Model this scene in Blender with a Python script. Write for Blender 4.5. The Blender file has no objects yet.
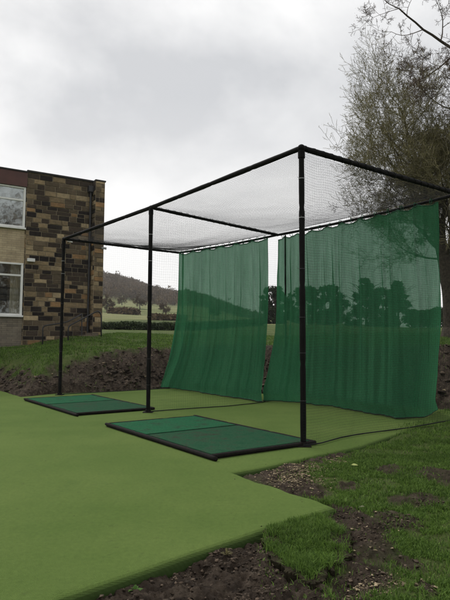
import bpy, bmesh, math, random
import numpy as np
from mathutils import Vector, Matrix
random.seed(7); RNG = np.random.default_rng(11)
S = bpy.context.scene; COL = S.collection
# ------------------------------------------------------------------ camera
F, PITCH, ROLL, H0 = 545.46, 0.0769, -0.0042, 1.239
cam_d = bpy.data.cameras.new('camera'); cam = bpy.data.objects.new('camera', cam_d); COL.objects.link(cam)
cam_d.sensor_fit = 'VERTICAL'; cam_d.sensor_height = 24; cam_d.sensor_width = 18; cam_d.lens = F/600*24
cam_d.clip_start = 0.05; cam_d.clip_end = 4000
cam.matrix_world = Matrix.Translation((0, 0, H0)) @ Matrix.Rotation(math.pi/2+PITCH, 4, 'X') @ Matrix.Rotation(-ROLL, 4, 'Z')
S.camera = cam
def ray(px, py):
    X, Y = px-225, py-300
    c, s = math.cos(ROLL), math.sin(ROLL)
    x, y = X*c+Y*s, -X*s+Y*c
    cp, sp = math.cos(PITCH), math.sin(PITCH)
    u, d = -y/F, 1.0
    return Vector((x/F, d*cp-u*sp, d*sp+u*cp))
def G(px, py, z=0.0):
    r = ray(px, py); t = (z-H0)/r.z
    return Vector((r.x*t, r.y*t, z))
def D(px, py, y):
    r = ray(px, py); t = y/r.y
    return Vector((r.x*t, y, H0+r.z*t))
# ------------------------------------------------------------------ noise
def _h(ix, iy, seed):
    n = (ix.astype(np.int64)*374761393 + iy.astype(np.int64)*668265263 + seed*1442695041) & 0x7fffffff
    n = ((n ^ (n >> 13))*1274126177) & 0x7fffffff
    n = (n ^ (n >> 16)) & 0xffff
    return n/65535.0
def vn(x, y, s=0):
    x = np.asarray(x, float); y = np.asarray(y, float)
    ix = np.floor(x); iy = np.floor(y); fx = x-ix; fy = y-iy
    fx = fx*fx*(3-2*fx); fy = fy*fy*(3-2*fy)
    a = _h(ix, iy, s); b = _h(ix+1, iy, s); c = _h(ix, iy+1, s); d = _h(ix+1, iy+1, s)
    return (a*(1-fx)+b*fx)*(1-fy)+(c*(1-fx)+d*fx)*fy
def fbm(x, y, s=0, o=4, g=.5):
    t = 0; a = 1; n = 0
    for i in range(o):
        t = t+a*vn(np.asarray(x)*2**i+i*17.3, np.asarray(y)*2**i-i*9.1, s+i); n += a; a *= g
    return t/n
def sst(a, b, x):
    t = np.clip((np.asarray(x, float)-a)/(b-a), 0, 1); return t*t*(3-2*t)
# ------------------------------------------------------------------ object helpers
def tag(o, label=None, cat=None, group=None, kind=None):
    if label: o['label'] = label
    if cat: o['category'] = cat
    if group: o['group'] = group
    if kind: o['kind'] = kind
    return o
def empty(name, loc=(0, 0, 0), rz=0, **k):
    o = bpy.data.objects.new(name, None); COL.objects.link(o); o.location = loc; o.rotation_euler.z = rz
    o.empty_display_size = .2
    return tag(o, **k)
class MB:
    def __init__(s): s.v = []; s.f = []; s.c = []
    def add(s, vs, fs, c=None):
        n = len(s.v); s.v += [tuple(v) for v in vs]; s.f += [tuple(i+n for i in f) for f in fs]
        s.c += [c]*len(fs)
    def box(s, a, b, c=None, M=None, bev=0):
        x0, y0, z0 = a; x1, y1, z1 = b
        vs = [Vector(p) for p in ((x0,y0,z0),(x1,y0,z0),(x1,y1,z0),(x0,y1,z0),(x0,y0,z1),(x1,y0,z1),(x1,y1,z1),(x0,y1,z1))]
        if M: vs = [M @ v for v in vs]
        s.add(vs, [(0,3,2,1),(4,5,6,7),(0,1,5,4),(1,2,6,5),(2,3,7,6),(3,0,4,7)], c)
    def tube(s, pts, r, n=8, cap=True, c=None):
        pts = [Vector(p) for p in pts]
        if not hasattr(r, '__len__'): r = [r]*len(pts)
        rings = []; up = None
        for i, p in enumerate(pts):
            t = (pts[min(i+1, len(pts)-1)]-pts[max(i-1, 0)])
            if t.length < 1e-9: t = Vector((0, 0, 1))
            t.normalize()
            if up is None:
                up = t.orthogonal().normalized()
            up = (up-t*up.dot(t)); up = up.normalized() if up.length > 1e-6 else t.orthogonal().normalized()
            w = t.cross(up)
            rings.append([p+(up*math.cos(2*math.pi*k/n)+w*math.sin(2*math.pi*k/n))*r[i] for k in range(n)])
        vs = [v for q in rings for v in q]; fs = []
        for i in range(len(pts)-1):
            for k in range(n):
                k2 = (k+1) % n
                fs.append((i*n+k, i*n+k2, (i+1)*n+k2, (i+1)*n+k))
        if cap: fs.append(tuple(range(n))[::-1]); fs.append(tuple((len(pts)-1)*n+k for k in range(n)))
        s.add(vs, fs, c)
    def build(s, name, mat, parent=None, smooth=False, **k):
        me = bpy.data.meshes.new(name); me.from_pydata(s.v, [], s.f); me.materials.append(mat)
        if any(c is not None for c in s.c):
            at = me.color_attributes.new('tint', 'FLOAT_COLOR', 'CORNER'); arr = []
            for p, c in zip(me.polygons, s.c):
                c = c or (1, 1, 1)
                arr += [c[0], c[1], c[2], 1.0]*p.loop_total
            at.data.foreach_set('color', arr)
        if smooth: me.polygons.foreach_set('use_smooth', [True]*len(me.polygons))
        me.update()
        o = bpy.data.objects.new(name, me); COL.objects.link(o)
        if parent: o.parent = parent
        return tag(o, **k)
def npmesh(name, V, Fc, mat, parent=None, smooth=False, attrs=None, vcol=None, **k):
    V = np.ascontiguousarray(V, np.float32); Fc = np.ascontiguousarray(Fc, np.int32)
    me = bpy.data.meshes.new(name); n, m = Fc.shape
    me.vertices.add(len(V)); me.vertices.foreach_set('co', V.ravel())
    me.loops.add(n*m); me.loops.foreach_set('vertex_index', Fc.ravel())
    me.polygons.add(n); me.polygons.foreach_set('loop_start', np.arange(0, n*m, m, dtype=np.int32))
    me.polygons.foreach_set('loop_total', np.full(n, m, np.int32))
    if smooth: me.polygons.foreach_set('use_smooth', np.ones(n, bool))
    for a, val in (attrs or {}).items():
        t = me.attributes.new(a, 'FLOAT', 'POINT'); t.data.foreach_set('value', np.ascontiguousarray(val, np.float32))
    me.update(calc_edges=True); me.validate()
    me.materials.append(mat)
    o = bpy.data.objects.new(name, me); COL.objects.link(o)
    if parent: o.parent = parent
    return tag(o, **k)
# ------------------------------------------------------------------ materials
class NT:
    def __init__(s, name):
        s.m = bpy.data.materials.new(name); s.m.use_nodes = True; s.t = s.m.node_tree; s.n = s.t.nodes
        s.b = s.n['Principled BSDF']; s.out = s.n['Material Output']
    def new(s, t, **k):
        x = s.n.new(t)
        for a, v in k.items(): setattr(x, a, v)
        return x
    def link(s, a, b): s.t.links.new(a, b)
    def obj(s, name='Object'): 
        return s.new('ShaderNodeTexCoord').outputs[name]
    def noise(s, scale, detail=4, rough=.55, vec=None, stretch=None):
        n = s.new('ShaderNodeTexNoise'); n.inputs['Scale'].default_value = scale; n.inputs['Detail'].default_value = detail
        n.inputs['Roughness'].default_value = rough
        v = vec or s.obj()
        if stretch:
            mp = s.new('ShaderNodeMapping'); mp.inputs['Scale'].default_value = stretch; s.link(v, mp.inputs['Vector']); v = mp.outputs[0]
        s.link(v, n.inputs['Vector']); return n.outputs['Fac']
    def ramp(s, fac, stops):
        r = s.new('ShaderNodeValToRGB'); e = r.color_ramp.elements
        while len(e) < len(stops): e.new(.5)
        for i, (p, c) in enumerate(stops):
            e[i].position = p; e[i].color = (*c, 1) if len(c) == 3 else c
        s.link(fac, r.inputs['Fac']); return r.outputs['Color']
    def mix(s, fac, a, b, mode='MIX'):
        m = s.new('ShaderNodeMix', data_type='RGBA', blend_type=mode)
        for i, v in ((0, fac), (6, a), (7, b)):
            if isinstance(v, (int, float)): m.inputs[i].default_value = v
            elif isinstance(v, tuple): m.inputs[i].default_value = (*v, 1)
            else: s.link(v, m.inputs[i])
        return m.outputs[2]
    def attr(s, name, out='Fac'):
        a = s.new('ShaderNodeAttribute', attribute_name=name); return a.outputs[out]
    def math(s, op, a, b=0.0, clamp=False):
        m = s.new('ShaderNodeMath', operation=op, use_clamp=clamp)
        for i, v in enumerate((a, b)):
            if isinstance(v, (int, float)): m.inputs[i].default_value = v
            else: s.link(v, m.inputs[i])
        return m.outputs[0]
    def bump(s, h, strength=.5, dist=.01):
        b = s.new('ShaderNodeBump'); b.inputs['Strength'].default_value = strength; b.inputs['Distance'].default_value = dist
        s.link(h, b.inputs['Height']); s.link(b.outputs[0], s.b.inputs['Normal']); return b
    def base(s, c, rough=.8, spec=.3):
        if isinstance(c, tuple): s.b.inputs['Base Color'].default_value = (*c, 1)
        else: s.link(c, s.b.inputs['Base Color'])
        s.b.inputs['Roughness'].default_value = rough; s.b.inputs['Specular IOR Level'].default_value = spec
        return s.m
def simple(name, c, rough=.7, spec=.3, var=.25, scale=12, bump=0, bs=.01):
    n = NT(name); f = n.noise(scale, 5)
    lo = tuple(v*(1-var) for v in c); hi = tuple(v*(1+var) for v in c)
    n.base(n.ramp(f, [(.3, lo), (.7, hi)]), rough, spec)
    if bump: n.bump(n.noise(scale*3, 5), bump, bs)
    return n.m
M = {}
def mk_ground():
    n = NT('ground'); o = n.obj()
    g1 = n.ramp(n.noise(1.1, 6, .6), [(.3, (.06, .09, .022)), (.5, (.085, .12, .032)), (.72, (.13, .14, .055))])
    g2 = n.ramp(n.noise(26, 5, .7), [(.25, (.35, .37, .3)), (.7, (1.2, 1.2, 1.2))])
    g = n.mix(.85, g1, g2, 'MULTIPLY')
    fz = n.noise(.055, 5, .6, stretch=(1, 2.2, 1))
    far = n.ramp(fz, [(.36, (.055, .075, .022)), (.46, (.12, .135, .048)), (.55, (.19, .19, .085)), (.66, (.10, .12, .045)), (.8, (.075, .085, .03))])
    g = n.mix(n.attr('far'), g, far)
    d1 = n.ramp(n.noise(9, 8, .68), [(.30, (.016, .0115, .0085)), (.48, (.050, .037, .027)), (.62, (.09, .069, .051)), (.78, (.16, .13, .10))])
    vo = n.new('ShaderNodeTexVoronoi'); vo.inputs['Scale'].default_value = 42; n.link(o, vo.inputs['Vector'])
    chip = n.ramp(vo.outputs['Color'], [(.80, (0, 0, 0)), (.86, (1, 1, 1))])
    d2 = n.mix(n.math('MULTIPLY', chip, n.attr('chips')), d1, (.30, .25, .18))
    c = n.mix(n.attr('soil'), g, d2)
    n.base(c, .95, .12)
    n.bump(n.noise(48, 8, .75), 1.0, .03)
    return n.m
M['ground'] = mk_ground()
def mk_turf():
    n = NT('artificial_turf'); 
    a = n.ramp(n.noise(.55, 5, .6), [(.3, (.078, .128, .030)), (.7, (.118, .168, .046))])
    b = n.ramp(n.noise(240, 2, .6), [(.3, (.62, .62, .6)), (.7, (1.25, 1.25, 1.2))])
    c = n.mix(.7, a, b, 'MULTIPLY')
    s1 = n.ramp(n.noise(3.2, 7, .72, stretch=(1, .55, 1)), [(.52, (0, 0, 0)), (.72, (1, 1, 1))])
    c = n.mix(n.math('MULTIPLY', s1, .55), c, (.075, .12, .03))
    s3 = n.ramp(n.noise(30, 5, .75), [(.3, (.72, .74, .7)), (.7, (1.2, 1.18, 1.2))])
    c = n.mix(.55, c, s3, 'MULTIPLY')
    s2 = n.ramp(n.noise(11, 6, .7), [(.61, (0, 0, 0)), (.70, (1, 1, 1))])
    c = n.mix(n.math('MULTIPLY', s2, .5), c, (.055, .07, .025))
    # skirt of the carpet where it is folded down over its edge is coloured a darker green
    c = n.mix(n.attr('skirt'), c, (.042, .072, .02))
    n.base(c, .95, .08)
    w = n.new('ShaderNodeTexWave'); w.inputs['Scale'].default_value = 34; w.inputs['Distortion'].default_value = 1.5; w.inputs['Detail'].default_value = 2
    mp = n.new('ShaderNodeMapping'); mp.inputs['Rotation'].default_value = (0, 0, math.radians(62)); n.link(n.obj(), mp.inputs[0]); n.link(mp.outputs[0], w.inputs[0])
    h = n.math('ADD', n.math('MULTIPLY', w.outputs['Fac'], .35), n.noise(300, 3, .6))
    n.bump(h, .6, .006); return n.m
M['turf'] = mk_turf()
M['pad'] = simple('black_foam', (.0055, .0052, .005), .75, .12, .35, 9, .6, .004)
M['metal_dark'] = simple('dark_metal', (.02, .02, .022), .45, .5, .3, 20)
M['grey_clip'] = simple('grey_clip', (.35, .35, .36), .5, .4, .1)
M['thread'] = simple('net_thread', (.014, .015, .016), .8, .2, .2, 3)
M['rope'] = simple('rope', (.012, .014, .013), .8, .2, .2, 30)
M['rubber'] = simple('rubber', (.012, .010, .009), .85, .12, .3, 30, .5, .003)
def mk_mat(name, c1, c2, wear):
    n = NT(name)
    f = n.ramp(n.noise(5, 10, .85), [(.36, c1), (.50, c2), (.62, wear)])
    g = n.ramp(n.noise(70, 6, .8), [(.32, (.35, .35, .35)), (.68, (1.6, 1.6, 1.6))])
    n.base(n.mix(.6, f, g, 'MULTIPLY'), .95, .06); n.bump(n.noise(260, 3), .7, .006); return n.m
M['mat1'] = mk_mat('mat_turf', (.008, .072, .032), (.018, .100, .046), (.024, .036, .024))
M['mat2'] = mk_mat('mat_turf_worn', (.009, .050, .024), (.019, .072, .036), (.034, .036, .026))
def mk_curtain():
    n = NT('curtain_mesh')
    c = n.ramp(n.noise(1.3, 5, .6, stretch=(1, 1, .25)), [(.3, (.030, .152, .070)), (.7, (.050, .200, .096))])
    ti = n.attr('thin')
    wv = n.ramp(n.noise(75, 3, .7), [(.3, (.6, .6, .6)), (.7, (1.35, 1.35, 1.35))]); c = n.mix(.75, c, wv, 'MULTIPLY')
    n.base(c, .85, .08)
    tr = n.new('ShaderNodeBsdfTranslucent'); n.link(c, tr.inputs[0])
    m1 = n.new('ShaderNodeMixShader'); m1.inputs[0].default_value = .5; n.link(n.b.outputs[0], m1.inputs[1]); n.link(tr.outputs[0], m1.inputs[2])
    tp = n.new('ShaderNodeBsdfTransparent'); tp.inputs[0].default_value = (.68, .92, .78, 1)
    m2 = n.new('ShaderNodeMixShader'); n.link(m1.outputs[0], m2.inputs[1]); n.link(tp.outputs[0], m2.inputs[2])
    # openness of the weave: knitted rows slightly tighter and looser
    w = n.noise(14, 3, .6, stretch=(.12, .12, 6))
    v2 = n.noise(7, 4, .6, stretch=(3, 3, .2))
    f = n.math('ADD', n.math('MULTIPLY', w, .12), n.math('MULTIPLY', v2, .22))
    n.link(n.math('MULTIPLY', n.math('ADD', n.math('MULTIPLY', f, .56), .01), ti), m2.inputs[0])
    n.link(m2.outputs[0], n.out.inputs[0]); return n.m
M['curtain'] = mk_curtain()
def leafm(name, lo, hi, sc=3, trans=.2, rough=.7):
    n = NT(name); r = n.attr('rnd')
    c = n.ramp(r, [(0, lo), (.75, hi), (1, tuple(v*1.25 for v in hi))])
    c2 = n.ramp(n.noise(sc, 4), [(.3, (.7, .72, .7)), (.7, (1.2, 1.18, 1.1))])
    c = n.mix(.8, c, c2, 'MULTIPLY'); n.base(c, rough, .2)
    if trans:
        tr = n.new('ShaderNodeBsdfTranslucent'); n.link(c, tr.inputs[0]); m1 = n.new('ShaderNodeMixShader'); m1.inputs[0].default_value = trans
        n.link(n.b.outputs[0], m1.inputs[1]); n.link(tr.outputs[0], m1.inputs[2]); n.link(m1.outputs[0], n.out.inputs[0])
    return n.m
M['grass'] = leafm('grass_blade', (.035, .08, .012), (.135, .225, .045), 1.9, .3)
M['bark'] = simple('bark', (.062, .052, .038), .9, .15, .4, 14, .9, .02)
M['twig_olive'] = simple('twig_olive', (.17, .15, .085), .9, .15, .3, 2)
M['twig_red'] = simple('twig_red', (.10, .078, .062), .9, .15, .3, 2)
M['bud_olive'] = leafm('bud_olive', (.14, .13, .055), (.28, .26, .11), 2, .2)
M['bud_red'] = leafm('bud_red', (.08, .056, .044), (.16, .11, .085), 2, .2)
M['soil'] = leafm('soil_clod', (.020, .0145, .0105), (.09, .067, .050), 20, 0, .95)
M['chip'] = leafm('stone_chip', (.12, .095, .06), (.34, .27, .18), 20, 0, .9)
M['straw'] = leafm('straw', (.16, .14, .07), (.3, .27, .14), 3, .2)
M['wood'] = leafm('far_twigs', (.065, .046, .028), (.135, .095, .055), .05, 0, .95)
M['wood_trunk'] = simple('far_trunks', (.05, .042, .034), .9, .1)
M['hedge'] = leafm('hedge_leaf', (.02, .034, .012), (.05, .075, .026), 1, .15)
M['evergreen'] = leafm('evergreen_leaf', (.012, .02, .01), (.034, .048, .022), .5, .1)
M['rust_twig'] = leafm('rust_twig', (.08, .055, .032), (.14, .09, .05), .5, .1)
# stone
def mk_stone():
    n = NT('sandstone'); t = n.attr('tint', 'Color')
    a = n.ramp(n.noise(9, 7, .7), [(.25, (.5, .5, .5)), (.55, (1, 1, 1)), (.8, (1.35, 1.3, 1.2))])
    c = n.mix(.9, t, a, 'MULTIPLY')
    s = n.ramp(n.noise(1.1, 6, .65), [(.48, (0, 0, 0)), (.66, (1, 1, 1))])
    c = n.mix(n.math('MULTIPLY', s, .45), c, (.06, .05, .038))
    n.base(c, .93, .12); n.bump(n.noise(28, 7, .7), .8, .02); return n.m
M['stone'] = mk_stone()
M['mortar'] = simple('mortar', (.27, .225, .16), .95, .1, .3, 12, .5)
def mk_brick(name, c1, c2, mo, w, h):
    n = NT(name); b = n.new('ShaderNodeTexBrick'); b.inputs['Scale'].default_value = 1
    b.inputs['Brick Width'].default_value = w; b.inputs['Row Height'].default_value = h; b.inputs['Mortar Size'].default_value = .006
    b.inputs['Color1'].default_value = (*c1, 1); b.inputs['Color2'].default_value = (*c2, 1); b.inputs['Mortar'].default_value = (*mo, 1)
    sx = n.new('ShaderNodeSeparateXYZ'); n.link(n.obj(), sx.inputs[0]); cb = n.new('ShaderNodeCombineXYZ')
    n.link(sx.outputs[0], cb.inputs[0]); n.link(sx.outputs[2], cb.inputs[1]); n.link(cb.outputs[0], b.inputs['Vector'])
    g = n.ramp(n.noise(2.5, 7, .7), [(.3, (.6, .6, .6)), (.7, (1.15, 1.15, 1.15))])
    n.base(n.mix(.85, b.outputs['Color'], g, 'MULTIPLY'), .92, .15); n.bump(b.outputs['Fac'], -.5, .008); return n.m
M['brick'] = mk_brick('pale_brick', (.50, .41, .27), (.40, .32, .21), (.30, .25, .18), .30, .075)
M['brick_low'] = mk_brick('grey_brick', (.24, .205, .155), (.17, .15, .12), (.12, .10, .085), .34, .07)
M['fascia'] = simple('fascia_paint', (.075, .028, .022), .5, .4, .2, 3)
M['white'] = simple('white_frame', (.72, .72, .70), .45, .4, .08, 3)
M['coping'] = simple('coping', (.035, .033, .032), .8, .2, .3, 5)
M['cloth'] = simple('window_curtain', (.42, .39, .28), .9, .1, .1, 3)
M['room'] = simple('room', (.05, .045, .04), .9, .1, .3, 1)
M['step'] = simple('step_stone', (.16, .13, .10), .9, .2, .3, 6, .5)
def mk_glass():
    n = NT('window_glass'); gl = n.new('ShaderNodeBsdfGlossy'); gl.inputs['Roughness'].default_value = .03
    b = n.new('ShaderNodeBump'); b.inputs['Strength'].default_value = .06; b.inputs['Distance'].default_value = .02; n.link(n.noise(2.5, 2), b.inputs['Height']); n.link(b.outputs[0], gl.inputs['Normal'])
    gl.inputs['Color'].default_value = (.85, .92, .9, 1)
    tp = n.new('ShaderNodeBsdfTransparent'); m = n.new('ShaderNodeMixShader'); m.inputs[0].default_value = .22
    n.link(tp.outputs[0], m.inputs[1]); n.link(gl.outputs[0], m.inputs[2]); n.link(m.outputs[0], n.out.inputs[0]); return n.m
M['glass'] = mk_glass()
M['leaf_pale'] = simple('pale_leaf', (.32, .36, .12), .7, .2, .15, 40)
M['stone_pale'] = simple('pale_stone', (.30, .26, .21), .9, .2, .25, 30, .6)
M['weed'] = leafm('weed_leaf', (.05, .12, .02), (.10, .2, .04), 5, .25)
# ------------------------------------------------------------------ layout in metres
HT = 3.66
P1 = Vector((.946, 6.647, 0)); P2 = G(149, 413); P3 = G(60.5, 396.3)
R3 = Vector((-1.262, 14.72, 0)); R2 = G(277, 234.5, HT); R2.z = 0; R1 = G(457, 192.0, HT); R1.z = 0
# pad outline, metres
padpx = [(-120, 700), (58, 600), (130, 576), (200, 551), (262, 530), (318, 512), (337, 506.5), (290, 489.5), (234, 472.5), (262, 467), (300, 458.5), (361, 445), (420, 424.5)]
pad = [G(*p) for p in padpx]
pad = [Vector((-6, .2, 0)), Vector((-1.6, .6, 0))] + pad[1:] + [Vector((4.35, 9.0, 0)), Vector((4.1, 10.3, 0)), Vector((1.2, 13.1, 0)), Vector((-1.4, 14.9, 0)), G(130, 391), G(95, 393), G(60, 394.5), G(22, 398.5), G(0, 392), Vector((-9, 17, 0)), Vector((-14, 12, 0)), Vector((-14, 2, 0))]
PADN = np.array([[p.x, p.y] for p in pad])
def inpoly(x, y, P):
    c = np.zeros(np.shape(x), bool); n = len(P)
    for i in range(n):
        x1, y1 = P[i]; x2, y2 = P[(i+1) % n]
        if y1 == y2: continue
        k = ((y1 > y) != (y2 > y)) & (x < (x2-x1)*(y-y1)/(y2-y1)+x1)
        c ^= k
    return c
def dpoly(x, y, P):
    x = np.asarray(x, float); y = np.asarray(y, float); d = np.full(x.shape, 1e9); n = len(P)
    for i in range(n):
        x1, y1 = P[i]; x2, y2 = P[(i+1) % n]; dx, dy = x2-x1, y2-y1
        t = np.clip(((x-x1)*dx+(y-y1)*dy)/(dx*dx+dy*dy), 0, 1)
        d = np.minimum(d, np.hypot(x-x1-t*dx, y-y1-t*dy))
    return np.where(inpoly(x, y, P), -d, d)
BX = [-60, -14, -9, -5.6, -4.5, -3.16, -2.4, -1.4, 1.1, 3.9, 6, 12, 60]
BY = [45, 21, 17, 13.5, 12.0, 13.2, 13.8, 14.8, 13.0, 10.2, 8.6, 6.5, 2]
PHI = [-180, -70, -22.4, -12.9, -4.7, 4.7, 21.5, 45, 90, 180]
RR = [8, 10, 14, 20, 30, 60, 120, 250, 450, 900, 3000]
ZT = [[0, 0, 0, 0, 0, 0, 0, 0, 0, 0, 0],
      [.2, .3, .5, .8, 1, 2, 5, 12, 25, 30, 30],
      [.3, .45, .62, 1.02, 1.4, 2.6, 9, 24, 62, 66, 66],
      [.4, .55, .78, 1.45, 1.78, 2.9, 7.4, 18.0, 53, 58, 58],
      [.5, .62, .85, 1.35, 1.76, 2.9, 7.0, 16.5, 38, 42, 42],
      [.6, .8, 1.08, 1.45, 2.05, 3.2, 5.2, 10.5, 17, 18, 18],
      [.7, .95, 1.25, 1.55, 1.95, 2.7, 4.2, 7.5, 10, 12, 12],
      [.5, .7, 1.0, 1.2, 1.5, 2.2, 3, 5, 8, 12, 12],
      [.1, .2, .3, .4, .6, 1, 2, 4, 6, 8, 8],
      [0, 0, 0, 0, 0, 0, 0, 0, 0, 0, 0]]
ZT = np.array(ZT)
def ztab(x, y):
    phi = np.degrees(np.arctan2(x, y)); r = np.hypot(x, y)
    fi = np.interp(phi, PHI, np.arange(len(PHI))); ri = np.interp(np.log(np.maximum(r, .1)), np.log(RR), np.arange(len(RR)))
    i0 = np.clip(np.floor(fi).astype(int), 0, len(PHI)-2); j0 = np.clip(np.floor(ri).astype(int), 0, len(RR)-2)
    a = fi-i0; b = ri-j0; a = a*a*(3-2*a)
    return (ZT[i0, j0]*(1-a)+ZT[i0+1, j0]*a)*(1-b)+(ZT[i0, j0+1]*(1-a)+ZT[i0+1, j0+1]*a)*b
SOILP = [np.array([[v.x, v.y] for v in (G(a, b, -.05) for a, b in q)]) for q in (
    [(-200, 760), (30, 618), (200, 545), (270, 522), (290, 545), (330, 575), (345, 610), (360, 720), (100, 900)],
    [(225, 474), (300, 456), (361, 443), (345, 458), (326, 466), (316, 478), (330, 500), (338, 512), (300, 497)],
    [(322, 512), (350, 507), (366, 520), (384, 540), (375, 560), (392, 585), (380, 620), (310, 620), (330, 575), (352, 545), (345, 525)])]
CHIPC = [(G(298, 480, -.05), .26, .22), (G(312, 471, -.05), .2, .14), (G(340, 462, -.05), .14, .08), (G(408, 583, -.05), .09, .06), (G(372, 590, -.05), .09, .07)]
BARE = [(G(*p, -.03), r) for p, r in (((440, 478), .34), ((425, 500), .2), ((395, 520), .22), ((410, 560), .17), ((390, 470), .2), ((350, 487), .16), ((432, 590), .12), ((371, 548), .3), ((365, 440), .2), ((400, 500), .12))]
def soilmask(x, y):
    """1 = bare soil, 0 = grass"""
    m = np.zeros(np.shape(x))
    e = (fbm(x*3.2, y*3.2, 5, 5, .6)-.5)*.55
    for i, P in enumerate(SOILP):
        m = np.maximum(m, sst(.12, -.08, dpoly(x, y, P)+e*(.4 if i == 0 else .8)))
    for c, r in BARE:
        m = np.maximum(m, .9*sst(1, .35, np.hypot(x-c.x, (y-c.y)*.8)/r+e*1.6))
    d = (y-np.interp(x, BX, BY))*.8
    w = np.interp(x, [-9, -5, -3, 0, 4, 8], [.7, .9, 1.5, 1.75, 1.7, 1.5])
    bank = sst(-.12, .02, d)*sst(.25, -.15, d-w+e*1.6)
    m = np.maximum(m, bank)
    return m
def height(x, y, detail=True):
    x = np.asarray(x, float); y = np.asarray(y, float)
    d = (y-np.interp(x, BX, BY))*.8
    dp = dpoly(x, y, PADN)
    near = -.058+.03*sst(.2, .7, x)*sst(3.5, 4.0, y)+.03*sst(0, 1.5, dp)+.06*sst(1, 4, dp)
    right = sst(2.7, 4.0, x)*sst(5.0, 8.5, y)
    near = near+right*.085*sst(-.35, .25, dp)
    t = sst(-.05, 1.75, d)
    r = np.hypot(x, y)
    z = near*(1-t)+ztab(x, y)*t
    if detail:
        s = soilmask(x, y)*sst(40, 20, r)
        b = fbm(x*5, y*5, 31, 5, .6)-.5
        lump = np.abs(fbm(x*9, y*9, 41, 4, .6)-.5)
        fr = np.abs(fbm(x*26, y*26, 43, 3, .65)-.5)*sst(9, 5, r)
        z = z+s*(b*.13-lump*.13-fr*.085+.028)*np.where(d > 0, 1.5, .8)+(1-s)*(fbm(x*2.5, y*2.5, 51, 4, .6)-.5)*.06*sst(45, 20, r)
        z = z+(fbm(x*.02, y*.02, 61, 4)-.5)*sst(40, 300, r)*6*sst(700, 300, r)*sst(-.1, .3, y/(r+1e-6))*.6
    inside = sst(.04, -.06, dp)
    cov = sst(3.0, 3.6, x)*sst(-1.0, -.2, dp)*sst(7.4, 8.2, y)*0
    z = z*(1-inside)+np.minimum(z, -.12)*inside
    return z
def hz(x, y): return float(height(np.array([x]), np.array([y]))[0])
# ------------------------------------------------------------------ ground sheet
def build_ground():
    ang = np.concatenate([np.linspace(-180, -32, 60)[:-1], np.linspace(-32, 34, 520)[:-1], np.linspace(34, 180, 60)])
    ang = np.radians(ang)
    r = [0.0, .25, .6]
    while r[-1] < 1.8: r.append(r[-1]*1.12)
    while r[-1] < 5.2: r.append(r[-1]*1.0042)
    while r[-1] < 40: r.append(r[-1]*1.0072)
    while r[-1] < 560: r.append(r[-1]*1.03)
    r = np.array(r)
    A, Rr = np.meshgrid(ang, r, indexing='ij')
    X = np.sin(A)*Rr; Y = np.cos(A)*Rr
    Z = height(X, Y); s = soilmask(X, Y)
    chips = np.zeros_like(X)
    for c, rx, ry in CHIPC: chips = np.maximum(chips, sst(1.2, .5, np.hypot((X-c.x)/rx/1.4, (Y-c.y)/ry/1.4)))
    chips = np.maximum(chips, .25*(Y > 8))
    farm = sst(34, 46, Rr)
    na, nr = X.shape; idx = np.arange(na*nr).reshape(na, nr)
    Fc = np.stack([idx[:-1, :-1], idx[:-1, 1:], idx[1:, 1:], idx[1:, :-1]], -1).reshape(-1, 4)[:, ::-1]
    npmesh('ground', np.stack([X, Y, Z], -1).reshape(-1, 3), Fc, M['ground'], smooth=True,
           attrs={'soil': s.ravel(), 'chips': chips.ravel(), 'far': farm.ravel()}, kind='structure')
build_ground()
# ------------------------------------------------------------------ artificial turf carpet
def offset_poly(P, d):
    n = len(P); out = []
    for i in range(n):
        a, b, c = P[i-1], P[i], P[(i+1) % n]
        e1 = np.array(b)-np.array(a); e2 = np.array(c)-np.array(b)
        n1 = np.array([e1[1], -e1[0]])/np.hypot(*e1); n2 = np.array([e2[1], -e2[0]])/np.hypot(*e2)
        m = n1+n2; m /= max(np.dot(m, m)/2, .6); out.append(np.array(b)+m*d)
    return out
def build_pad():
    P = [tuple(p) for p in PADN]
    area = sum(P[i-1][0]*P[i][1]-P[i][0]*P[i-1][1] for i in range(len(P)))
    if area < 0: P = P[::-1]
    Q = []
    for i in range(len(P)):
        a = np.array(P[i]); b = np.array(P[(i+1) % len(P)]); L = np.hypot(*(b-a)); k = max(1, int(L/.07)) if L < 7 else int(L/.6)
        for j in range(k):
            q = a+(b-a)*j/k
            w = (vn(q[0]*3, q[1]*3, 3)-.5)*.04+(vn(q[0]*9, q[1]*9, 4)-.5)*.02
            Q.append(q+w)
    # smooth corners
    for _ in range(0):
        Q = [(Q[i-1]+2*Q[i]+Q[(i+1) % len(Q)])/4 for i in range(len(Q))]
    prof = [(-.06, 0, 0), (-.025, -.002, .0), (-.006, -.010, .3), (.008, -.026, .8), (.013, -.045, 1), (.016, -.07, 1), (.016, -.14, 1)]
    bm = bmesh.new(); rings = []
    lay = bm.verts.layers.float.new('skirt')
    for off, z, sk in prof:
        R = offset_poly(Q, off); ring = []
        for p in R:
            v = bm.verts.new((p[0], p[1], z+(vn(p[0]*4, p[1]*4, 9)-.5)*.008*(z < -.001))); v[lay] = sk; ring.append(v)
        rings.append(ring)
    n = len(Q)
    for a, b in zip(rings[:-1], rings[1:]):
        for i in range(n):
            bm.faces.new((a[i], b[i], b[(i+1) % n], a[(i+1) % n]))
    f = bm.faces.new(rings[0]); bmesh.ops.triangulate(bm, faces=[f])
    bmesh.ops.recalc_face_normals(bm, faces=bm.faces)
    me = bpy.data.meshes.new('artificial_turf'); bm.to_mesh(me); bm.free(); me.materials.append(M['turf'])
    me.polygons.foreach_set('use_smooth', [False]*len(me.polygons))
    o = bpy.data.objects.new('artificial_turf', me); COL.objects.link(o); tag(o, kind='structure')
build_pad()
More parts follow.
